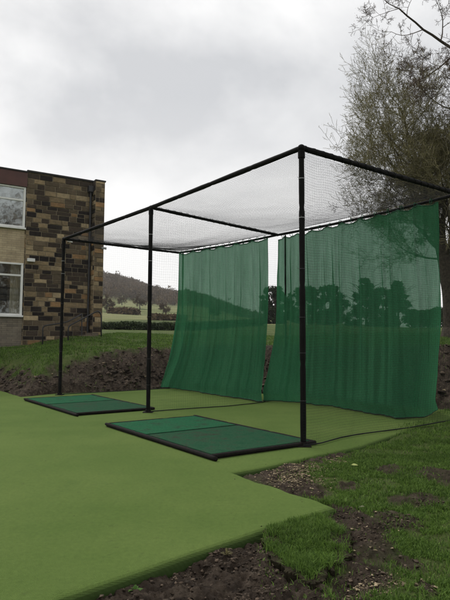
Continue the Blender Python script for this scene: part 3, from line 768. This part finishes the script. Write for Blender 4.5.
big_tree('bare_tree', tb, (-.08, 0, 1), 3.2, .34, 21, 'twig_olive', 'bud_olive', 'bare spreading tree with olive twigs and thick trunk behind the green screen', levels=6, spread=.84, nb=(4, 4), ratio=.79, first=.55, minr=.0045, wind=.2, gravity=.06, bs=.016, per=4, budn=2)
t2 = D(697, 330, 12.5); t2.z = hz(t2.x, t2.y)-.05
big_tree('bare_tree', t2, (-.04, 0, 1), 6.6, .30, 5, 'twig_red', 'bud_red', 'bare tree with reddish brown twigs reaching in at the top right', levels=6, spread=1.0, nb=(4, 5), ratio=.64, first=.66, minr=.005, wind=.22, bs=.015, per=4, budn=2)
# ------------------------------------------------------------------ far trees / wood / hedge
def woodland():
    n = 8000; V = []; T = []; R = []
    phi = np.radians(RNG.uniform(-30, 12, n)); r = 235+260*RNG.random(n)**.9
    X = np.sin(phi)*r; Y = np.cos(phi)*r; Z = height(X, Y)
    edge = np.interp(np.degrees(phi), [-30, -14, -5, 0, 6, 12], [250, 262, 270, 300, 330, 350]); k = r > edge+RNG.normal(0, 8, n); X, Y, Z, r = X[k], Y[k], Z[k], r[k]; n = len(X)
    per = 60; h = RNG.uniform(3.2, 5.8, n)*np.where(RNG.random(n) < .02, 1.4, 1)
    d = RNG.normal(0, 1, (n, per, 3)); d /= np.linalg.norm(d, axis=2)[..., None]; rad = RNG.random((n, per, 1))**.4
    C0 = np.stack([X, Y, Z+h*.55], -1)[:, None]+d*rad*np.stack([h*.36, h*.36, h*.45], -1)[:, None]
    s = (h*.085)[:, None, None, None]
    tri = C0[:, :, None]+RNG.normal(0, 1, (n, per, 3, 3))*s*np.array([.75, .75, 1.3])
    Vt = tri.reshape(-1, 3); Tt = np.arange(len(Vt)).reshape(-1, 3); rn = np.repeat(np.clip(np.repeat(RNG.random(n), per)*.7+RNG.random(n*per)*.3, 0, 1), 3)
    npmesh('woodland', Vt, Tt, M['wood'], attrs={'rnd': rn}, kind='stuff', label='leafless brown wood covering the far hillside', cat='woodland')
woodland()
def mid_tree(name, px, row, dist, hgt, label, leafmat, seed, group, wide=.36, n=2600, size=.09, conic=0, trunk=.25, lumpy=.35):
    b = D(px, row, dist); b.z = hz(b.x, b.y)-.05
    root = empty(name, b, label=label, cat='tree', group=group); rg = random.Random(seed)
    m = MB(); m.tube([(0, 0, -.2), (.02*hgt, 0, hgt*.3), (0, .02*hgt, hgt*.7)], [hgt*.028, hgt*.02, hgt*.007], 7)
    for i in range(16):
        a = rg.uniform(0, 6.28); z = hgt*rg.uniform(trunk, .7); L = hgt*wide*rg.uniform(.5, .95)
        m.tube([(0, 0, z), (math.cos(a)*L*.5, math.sin(a)*L*.5, z+L*.35), (math.cos(a)*L, math.sin(a)*L, z+L*rg.uniform(.4, .9))], [hgt*.01, hgt*.006, hgt*.002], 4)
    m.build('trunk', M['bark'], root)
    lob = []
    for i in range(80):
        a = rg.uniform(0, 6.28); t = rg.random(); z = hgt*(trunk+(1-trunk)*t); w = hgt*wide*(((1-t)*.95+.08) if conic else math.sqrt(max(0, 1-(2*t-.9)**2*.9)))
        rr = w*rg.uniform(.3, .8)
        lob.append((math.cos(a)*rr, math.sin(a)*rr, min(z, hgt*.93), hgt*rg.uniform(.04, .085)*(1.1 if not conic else (1.25-t*.8))))
    lob = np.array(lob); k = RNG.integers(0, len(lob), n); d = RNG.normal(0, 1, (n, 3)); d /= np.linalg.norm(d, axis=1)[:, None]; d *= RNG.random((n, 1))**.45
    Cc = lob[k, :3]+d*lob[k, 3:4]*np.array([1.25, 1.25, 1.0])
    V = Cc[:, None]+RNG.normal(0, size, (n, 3, 3)); T = np.arange(n*3).reshape(-1, 3)
    npmesh('crown', V.reshape(-1, 3), T, M[leafmat], root, attrs={'rnd': np.repeat(RNG.random(n), 3)})
E1 = 'trees beyond the green screens'
for i, (px, row, dd, h, lab, mt, con, wd) in enumerate([
    (275, 330, 52, 3.6, 'dark bushy tree seen in the gap between the two green screens', 'evergreen', 0, .55),
    (306, 330, 60, 4.2, 'dark bushy tree seen through the right screen beside the cage corner post', 'evergreen', 0, .62),
    (330, 330, 62, 4.6, 'rounded evergreen seen through the right screen, between two others', 'evergreen', 0, .55),
    (366, 330, 58, 5.4, 'tallest pointed evergreen seen through the middle of the right screen', 'evergreen', 1, .6),
    (383, 330, 60, 4.4, 'low broad evergreen touching the tall pointed one', 'evergreen', 0, .55),
    (398, 330, 56, 5.0, 'pointed evergreen seen through the right part of the right screen', 'evergreen', 1, .55)]):
    mid_tree('evergreen_tree', px, row, dd, h, lab, mt, 40+i, E1, wide=wd, conic=con, n=8000, size=.10, trunk=.03)
def bare_small(px, row, dist, h, seed, label, twig='rust'):
    b = D(px, row, dist); b.z = hz(b.x, b.y)-.1
    root = empty('bare_tree', b, label=label, cat='tree', group='bare trees standing in the far meadow')
    big, small, buds = gen_tree((0, 0, 0), (0, 0, 1), h*.36, h*.035, 4, seed, spread=.85, nb=(3, 4), ratio=.72, minr=h*.0035, first=.4, wind=.15)
    big.build('trunk', M['bark'], root); small.build('crown', M['wood_trunk'], root)
    buds_mesh(buds, h*.016, M['rust_twig'] if twig == 'rust' else M['wood'], root, b, 5, 'twigs')
bare_small(163, 318, 120, 3.8, 3, 'rounded russet tree in the far meadow left of the screens', 'rust')
bare_small(107, 320, 118, 5.2, 9, 'tall grey bare tree in the meadow nearest the building corner', 'grey')
bare_small(140, 314, 140, 4.6, 12, 'slender grey bare tree in the meadow left of the middle post', 'grey')
bare_small(122, 310, 170, 4.4, 17, 'small bare tree in the meadow between the building and middle post', 'grey')
bare_small(214, 318, 120, 4, 19, 'bare tree in the meadow seen through the left screen', 'grey')
def hedge(name, a, b, h, w, n, mat, label, size=.06):
    a, b = Vector(a), Vector(b); L = (b-a).length
    t = RNG.random(n); s = RNG.uniform(-1, 1, n); z = RNG.random(n)**.6
    top = h*(.82+.3*fbm(t*L*.7, t*0, 7, 4)); X = a.x+(b.x-a.x)*t; Y = a.y+(b.y-a.y)*t; dx, dy = (b-a).normalized().to_2d()
    wid = w/2*(1-.25*z**3)*(.85+.3*fbm(t*L*1.1, z*2, 8, 3)); X2 = X-dy*s*wid; Y2 = Y+dx*s*wid; Z = height(X, Y, False)+z*top
    c = (a+b)/2; c.z = hz(c.x, c.y)
    Cc = np.stack([X2-c.x, Y2-c.y, Z-c.z], -1); V = Cc[:, None]+RNG.normal(0, size, (n, 3, 3))
    o = npmesh(name, V.reshape(-1, 3), np.arange(n*3).reshape(-1, 3), M[mat], attrs={'rnd': np.repeat(RNG.random(n), 3)}, label=label, cat='hedge'); o.location = c
hA = D(84, 333, 33); hB = D(262, 331, 34)
hedge('hedge', hA, hB, .44, 1.2, 22000, 'hedge', 'low dark green hedge at the far edge of the lawn', .05)
hedge('hedge', D(408, 328, 48), D(520, 326, 44), 1.7, 1.5, 16000, 'hedge', 'taller dark hedge behind the right tree trunk', .08)
hedge('scrub', D(112, 318, 105), D(136, 318, 103), .9, 3, 2500, 'wood', 'low brown scrub patch in the meadow near the building corner', .25)
hedge('scrub', D(150, 325, 74), D(186, 325, 74), .5, 3, 2500, 'wood', 'low brown scrub strip in the meadow behind the lawn hedge', .2)
# white post far away
m = MB(); pb = D(307, 328, 45); m.tube([(0, 0, 0), (0, 0, 2.0)], .035, 8); m.tube([(0, 0, 2.0), (0, 0, 2.05)], .045, 8)
o = m.build('white_post', M['white'], label='thin white post standing on the grass seen through the right screen', cat='post'); o.location = (pb.x, pb.y, hz(pb.x, pb.y)-.05)
# ------------------------------------------------------------------ clubhouse
U = Vector((.85, .53, 0)).normalized(); P0 = D(22.5, 348, 18.8); ZB = .75
bld = empty('clubhouse', (P0.x, P0.y, ZB), math.atan2(U.y, U.x), label='flat roofed two storey building with weathered sandstone end wall and white windows', cat='building')
TOP = 7.24-ZB; WS = 2.34
pal = [((.026, .021, .019), 25), ((.062, .047, .036), 20), ((.13, .10, .066), 24), ((.26, .195, .115), 18), ((.40, .31, .19), 11), ((.31, .19, .095), 5)]
def stonec(z, rg, pale=False):
    w = [b for a, b in pal]
    if pale: w = [10, 12, 22, 30, 18, 6]
    elif z > TOP*.80: w = [8, 26, 34, 24, 4, 2]
    c = rg.choices([a for a, b in pal], w)[0]; f = rg.uniform(.8, 1.2); return tuple(v*f for v in c)
def blocks(m, x0, x1, y, z0, z1, seed, axis='x', hgt=.172):
    rg = random.Random(seed); z = z0
    while z < z1-.02:
        h = hgt*rg.choice([.8, 1, 1, 1.1]); h = min(h, z1-z); x = x0-rg.uniform(0, .2)
        while x < x1:
            L = rg.uniform(.18, .55); a, b = max(x, x0), min(x+L, x1)
            if x1-b < .1: b = x1; L = 9
            if b-a > .04:
                g = .010; dd = rg.uniform(.012, .03); c = stonec(z, rg, seed in (5, 6)); bv = .008
                if axis == 'x': V = [(a+g, y, z+g), (b-g, y, z+g), (b-g, y, z+h-g), (a+g, y, z+h-g)]; n = Vector((0, -1, 0))
                else: V = [(y, b-g, z+g), (y, a+g, z+g), (y, a+g, z+h-g), (y, b-g, z+h-g)]; n = Vector((-1, 0, 0))
                V = [Vector(v) for v in V]; cen = sum(V, Vector())/4
                Fv = [v+(cen-v).normalized()*bv+n*dd for v in V]
                m.add(V+Fv, [(4, 5, 6, 7), (0, 1, 5, 4), (1, 2, 6, 5), (2, 3, 7, 6), (3, 0, 4, 7)], c)
            x += L
        z += h
# core
m = MB(); m.box((0.001, .0, 0), (WS, 7, TOP-.02)); m.build('wall_core', M['mortar'], bld)
m = MB(); blocks(m, 0, WS, -.001, 0, TOP-.06, 3); blocks(m, 0, .3, -.0, 0, TOP-.06, 8, 'y'); m.build('stone_wall', M['stone'], bld)
m = MB(); m.box((-.02, -.06, TOP-.06), (WS+.02, 7.05, TOP)); m.build('coping', M['coping'], bld)
# pier
PX0, PX1, PY = WS+.01, WS+.36, -.34; PT = TOP-.03
pier = MB(); pier.box((PX0+.001, PY+.001, 0), (PX1, 7.0, PT-.05)); pr = pier.build('pier_core', M['mortar'], bld)
m = MB(); blocks(m, PX0, PX1, PY, 0, PT-.05, 5); blocks(m, PY, 0, PX0, 0, PT-.05, 6, 'y'); m.build('pier', M['stone'], bld, label='narrow projecting sandstone pier at the far end')
m = MB(); m.box((PX0-.02, PY-.03, PT-.05), (PX1+.03, 7.0, PT)); m.build('coping', M['coping'], bld)
# downpipe
m = MB(); m.tube([(WS-.09, -.09, .3), (WS-.09, -.09, TOP-.45)], .04, 10)
for z in (1.2, 2.8, 4.4, 5.6): m.tube([(WS-.09, -.09, z), (WS-.09, -.09, z+.05)], .05, 10)
m.box((WS-.2, -.2, TOP-.47), (WS-.0, -.035, TOP-.25)); m.build('downpipe', M['metal_dark'], bld, smooth=False)
# window wing
def zz(row): return 1.239+(341.5-row)*18.6/F-ZB
XL = -4.5
F0, F1 = zz(168.5), zz(183.5); W1a, W1b = zz(226), F1-.01; W2a, W2b = zz(315.5), zz(262.5)
m = MB(); m.box((XL, -.05, F1), (-.012, .3, F0)); m.build('fascia', M['fascia'], bld)
m = MB(); m.box((XL, -.08, F0), (-.012, 7, F0+.05)); m.build('roof', M['coping'], bld)
m = MB(); m.box((XL, .04, W2b+.0), (-.012, .3, W1a)); m.build('brick_panel', M['brick'], bld)
m = MB(); m.box((XL, .03, 0), (-.012, .3, W2a)); m.build('lower_wall', M['brick_low'], bld)
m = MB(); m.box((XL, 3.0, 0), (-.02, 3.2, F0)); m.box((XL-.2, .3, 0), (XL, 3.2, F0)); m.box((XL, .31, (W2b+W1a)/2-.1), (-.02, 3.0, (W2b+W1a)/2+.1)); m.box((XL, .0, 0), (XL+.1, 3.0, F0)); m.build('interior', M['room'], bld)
def window(z0, z1, ztr, curtain_x=None):
    f = MB(); t = .055; y0, y1 = .0, .09; x0, x1 = -2.6, -.04
    f.box((x0, y0, z0), (x1, y1, z0+t)); f.box((x0, y0, z1-t), (x1, y1, z1)); f.box((x1-t*1.3, y0+.002, z0+t), (x1, y1-.002, z1-t)); f.box((x0, y0+.002, z0+t), (x0+t, y1-.002, z1-t))
    f.box((x0+t, y0+.01, ztr-.03), (x1-t*1.3, y1-.01, ztr+.03)); f.box((-1.35, y0+.012, z0+t), (-1.30, y1-.012, ztr-.03)); f.box((-1.35, y0+.012, ztr+.03), (-1.30, y1-.012, z1-t))
    f.box((x0-.05, -.06, z0-.06), (x1+.03, .028, z0-.002))
    w = f.build('window', M['white'], bld)
    g = MB(); g.box((x0+t, .045, z0+t), (x1-t*1.3, .051, z1-t)); g.build('pane', M['glass'], w)
    if curtain_x is not None:
        c = MB(); n = 24; a, b = curtain_x; vs = []
        for i in range(n+1):
            x = a+(b-a)*i/n; y = .24+.03*math.sin(i*1.5); vs += [(x, y, z0+.02), (x, y, z1-.02)]
        c.add(vs, [(2*i, 2*i+2, 2*i+3, 2*i+1) for i in range(n)]); c.build('window_curtain', M['cloth'], w, smooth=True)
window(W1a, W1b, zz(197.5)); window(W2a, W2b, zz(275), (-.42, -.1))
m = MB(); m.box((XL, .09, W1b), (-.012, .29, F1-.0)); m.build('lintel', M['coping'], bld)
# little fittings
m = MB(); m.box((.06, -.14, zz(260.5)), (.31, -.03, zz(257.2))); o = m.build('wall_lamp', M['white'], bld)
def fitting(px, row, y, w, h, mat, label, arm):
    q = D(px, row, y); root = empty('security_lamp', q, math.atan2(U.y, U.x), label=label, cat='lamp')
    m = MB(); m.box((-w/2, -.06, -h/2), (w/2, .06, h/2)); m.tube([(-w/2, 0, 0), (-w/2+.02, -.03, -.03), (w/2, -.04, -.045)], h*.45, 8); m.build('lamp_head', M[mat], root)
    m = MB(); m.tube([(0, 0, 0), arm], .014, 6); m.build('bracket', M['metal_dark'], root)
fitting(69.5, 242.3, 19.25, .16, .035, 'white', 'small white lamp fixed on the sandstone wall behind the far post', (0, .3, -.02))
fitting(103.5, 249, 19.9, .16, .045, 'grey_clip', 'small grey lamp sticking out from the end of the stone pier', (-.2, .1, -.02))
# steps and handrails
st = empty('entrance_steps', D(80, 343, 18.95), math.atan2(U.y, U.x), label='low stone steps climbing along the foot of the sandstone wall', cat='steps')
for i in range(4):
    m = MB(); m.box((-.5+i*.3, -.1, -.5), (1.0, .62, .02+i*.075)); 
    if i == 0 or True:
        m = MB(); m.box((-.5+i*.3, -.1, -.6), (-.5+(i+1)*.3-.003 if i < 3 else .62, .62, .0+i*.08)); m.build('step', M['step'], st)
st.location.z += .08
def handrail(pts, label, legs=()):
    P = [D(*p) for p in pts]; root = empty('handrail', P[0], label=label, cat='handrail', group='handrails at the steps')
    def L(v): return v-P[0]
    Q = [L(P[0])]
    for a, b, c in zip(P[:-2], P[1:-1], P[2:]):
        a, b, c = L(a), L(b), L(c); r = .12; ta = (a-b).normalized()*min(r, (a-b).length*.45); tc = (c-b).normalized()*min(r, (c-b).length*.45)
        for k in range(7): t = k/6; Q.append((b+ta)*(1-t)**2+b*2*t*(1-t)+(b+tc)*t*t)
    Q.append(L(P[-1])); m = MB(); m.tube(Q, .024, 8); m.build('tube_rail', M['metal_dark'], root, smooth=True)
    for a, b in legs: m = MB(); m.tube([L(D(*a)), L(D(*b))], .022, 8); m.build('leg', M['metal_dark'], root)
handrail([(43, 352, 18.35), (43, 327.5, 18.35), (67, 323.5, 18.7), (82, 315, 19.1)], 'dark handrail nearer the windows with its post in the lawn', [((82, 315, 19.1), (82, 338, 19.1))])
handrail([(68.5, 348, 18.3), (68.5, 327.5, 18.3), (98.5, 311.5, 18.9), (101.5, 316, 19.0), (101.5, 340, 19.0)], 'dark curved handrail climbing to the end of the stone wall')
# trees behind the photographer, which the clubhouse windows mirror
def tree_line():
    n = 46; per = 1700; a = np.linspace(-2, 50, n)+RNG.normal(0, 1, n); X = a; Y = -17+RNG.normal(0, 2, n)-.15*np.abs(a-20); h = RNG.uniform(14, 26, n)
    d = RNG.normal(0, 1, (n, per, 3)); d /= np.linalg.norm(d, axis=2)[..., None]; rad = RNG.random((n, per, 1))**.45
    C0 = np.stack([X, Y, h*.55], -1)[:, None]+d*rad*np.stack([h*.2, h*.2, h*.46], -1)[:, None]
    V = (C0[:, :, None]+RNG.normal(0, .11, (n, per, 3, 3))).reshape(-1, 3)
    npmesh('tree_line', V, np.arange(len(V)).reshape(-1, 3), M['wood'], attrs={'rnd': np.repeat(RNG.random(n*per), 3)}, kind='stuff', label='belt of bare trees mirrored in the clubhouse windows', cat='trees')
tree_line()
# air
hm = bpy.data.materials.new('haze'); hm.use_nodes = True; hn = hm.node_tree; hn.nodes.remove(hn.nodes['Principled BSDF'])
pv = hn.nodes.new('ShaderNodeVolumePrincipled'); pv.inputs['Density'].default_value = .0004; pv.inputs['Color'].default_value = (.86, .88, .9, 1); pv.inputs['Anisotropy'].default_value = .1
hn.links.new(pv.outputs[0], hn.nodes['Material Output'].inputs['Volume'])
m = MB(); m.box((-600, -600, -8), (600, 600, 92)); m.build('haze', hm, kind='stuff', label='thin grey air between the camera and the hills', cat='haze')
# ------------------------------------------------------------------ sky and sun
w = bpy.data.worlds.new('World'); S.world = w; w.use_nodes = True; nt = w.node_tree; nn = nt.nodes; bg = nn['Background']
sky = nn.new('ShaderNodeTexSky'); sky.sky_type = 'NISHITA'; sky.sun_disc = False; EL, AZ = math.radians(52), math.radians(-35)
sky.sun_elevation = EL; sky.sun_rotation = AZ; sky.air_density = 1; sky.dust_density = 2
tc = nn.new('ShaderNodeTexCoord'); mp = nn.new('ShaderNodeMapping'); mp.inputs['Scale'].default_value = (1, 1, 1.7); mp.inputs['Location'].default_value = (3.3, 1.2, .4)
nt.links.new(tc.outputs['Generated'], mp.inputs[0])
no = nn.new('ShaderNodeTexNoise'); no.inputs['Scale'].default_value = 1.6; no.inputs['Detail'].default_value = 9; no.inputs['Roughness'].default_value = .56; no.inputs['Distortion'].default_value = .25; nt.links.new(mp.outputs[0], no.inputs['Vector'])
rp = nn.new('ShaderNodeValToRGB'); e = rp.color_ramp.elements
e[0].position = .36; e[0].color = (4.15, 4.2, 4.3, 1); e[1].position = .60; e[1].color = (7.1, 7.05, 6.95, 1)
nt.links.new(no.outputs['Fac'], rp.inputs[0])
# brighter, warmer cloud low down
sp = nn.new('ShaderNodeSeparateXYZ'); nt.links.new(tc.outputs['Generated'], sp.inputs[0])
mr = nn.new('ShaderNodeMapRange'); mr.inputs[1].default_value = 0.0; mr.inputs[2].default_value = .42; mr.inputs[3].default_value = .75; mr.inputs[4].default_value = 0; nt.links.new(sp.outputs[2], mr.inputs[0])
mxl = nn.new('ShaderNodeMix'); mxl.data_type = 'RGBA'; nt.links.new(mr.outputs[0], mxl.inputs[0]); nt.links.new(rp.outputs[0], mxl.inputs[6]); mxl.inputs[7].default_value = (7.0, 6.85, 6.7, 1)
mx = nn.new('ShaderNodeMix'); mx.data_type = 'RGBA'; mx.inputs[0].default_value = .96; nt.links.new(sky.outputs[0], mx.inputs[6]); nt.links.new(mxl.outputs[2], mx.inputs[7])
nt.links.new(mx.outputs[2], bg.inputs['Color']); bg.inputs['Strength'].default_value = .1
sd = bpy.data.lights.new('sun', 'SUN'); sd.energy = 1.3; sd.angle = math.radians(30); sd.color = (1, .97, .93); so = bpy.data.objects.new('sun', sd); COL.objects.link(so)
# nishita: sun_rotation measured from +Y clockwise
dirv = Vector((math.sin(AZ)*math.cos(EL), math.cos(AZ)*math.cos(EL), math.sin(EL))); so.rotation_euler = dirv.to_track_quat('Z', 'Y').to_euler()
S.view_settings.view_transform = 'Standard'; S.view_settings.look = 'None'; S.view_settings.gamma = 1; S.view_settings.exposure = .68; S.view_settings.use_curve_mapping = False
S.render.engine = 'CYCLES'; S.cycles.transparent_max_bounces = 24; S.cycles.max_bounces = 6
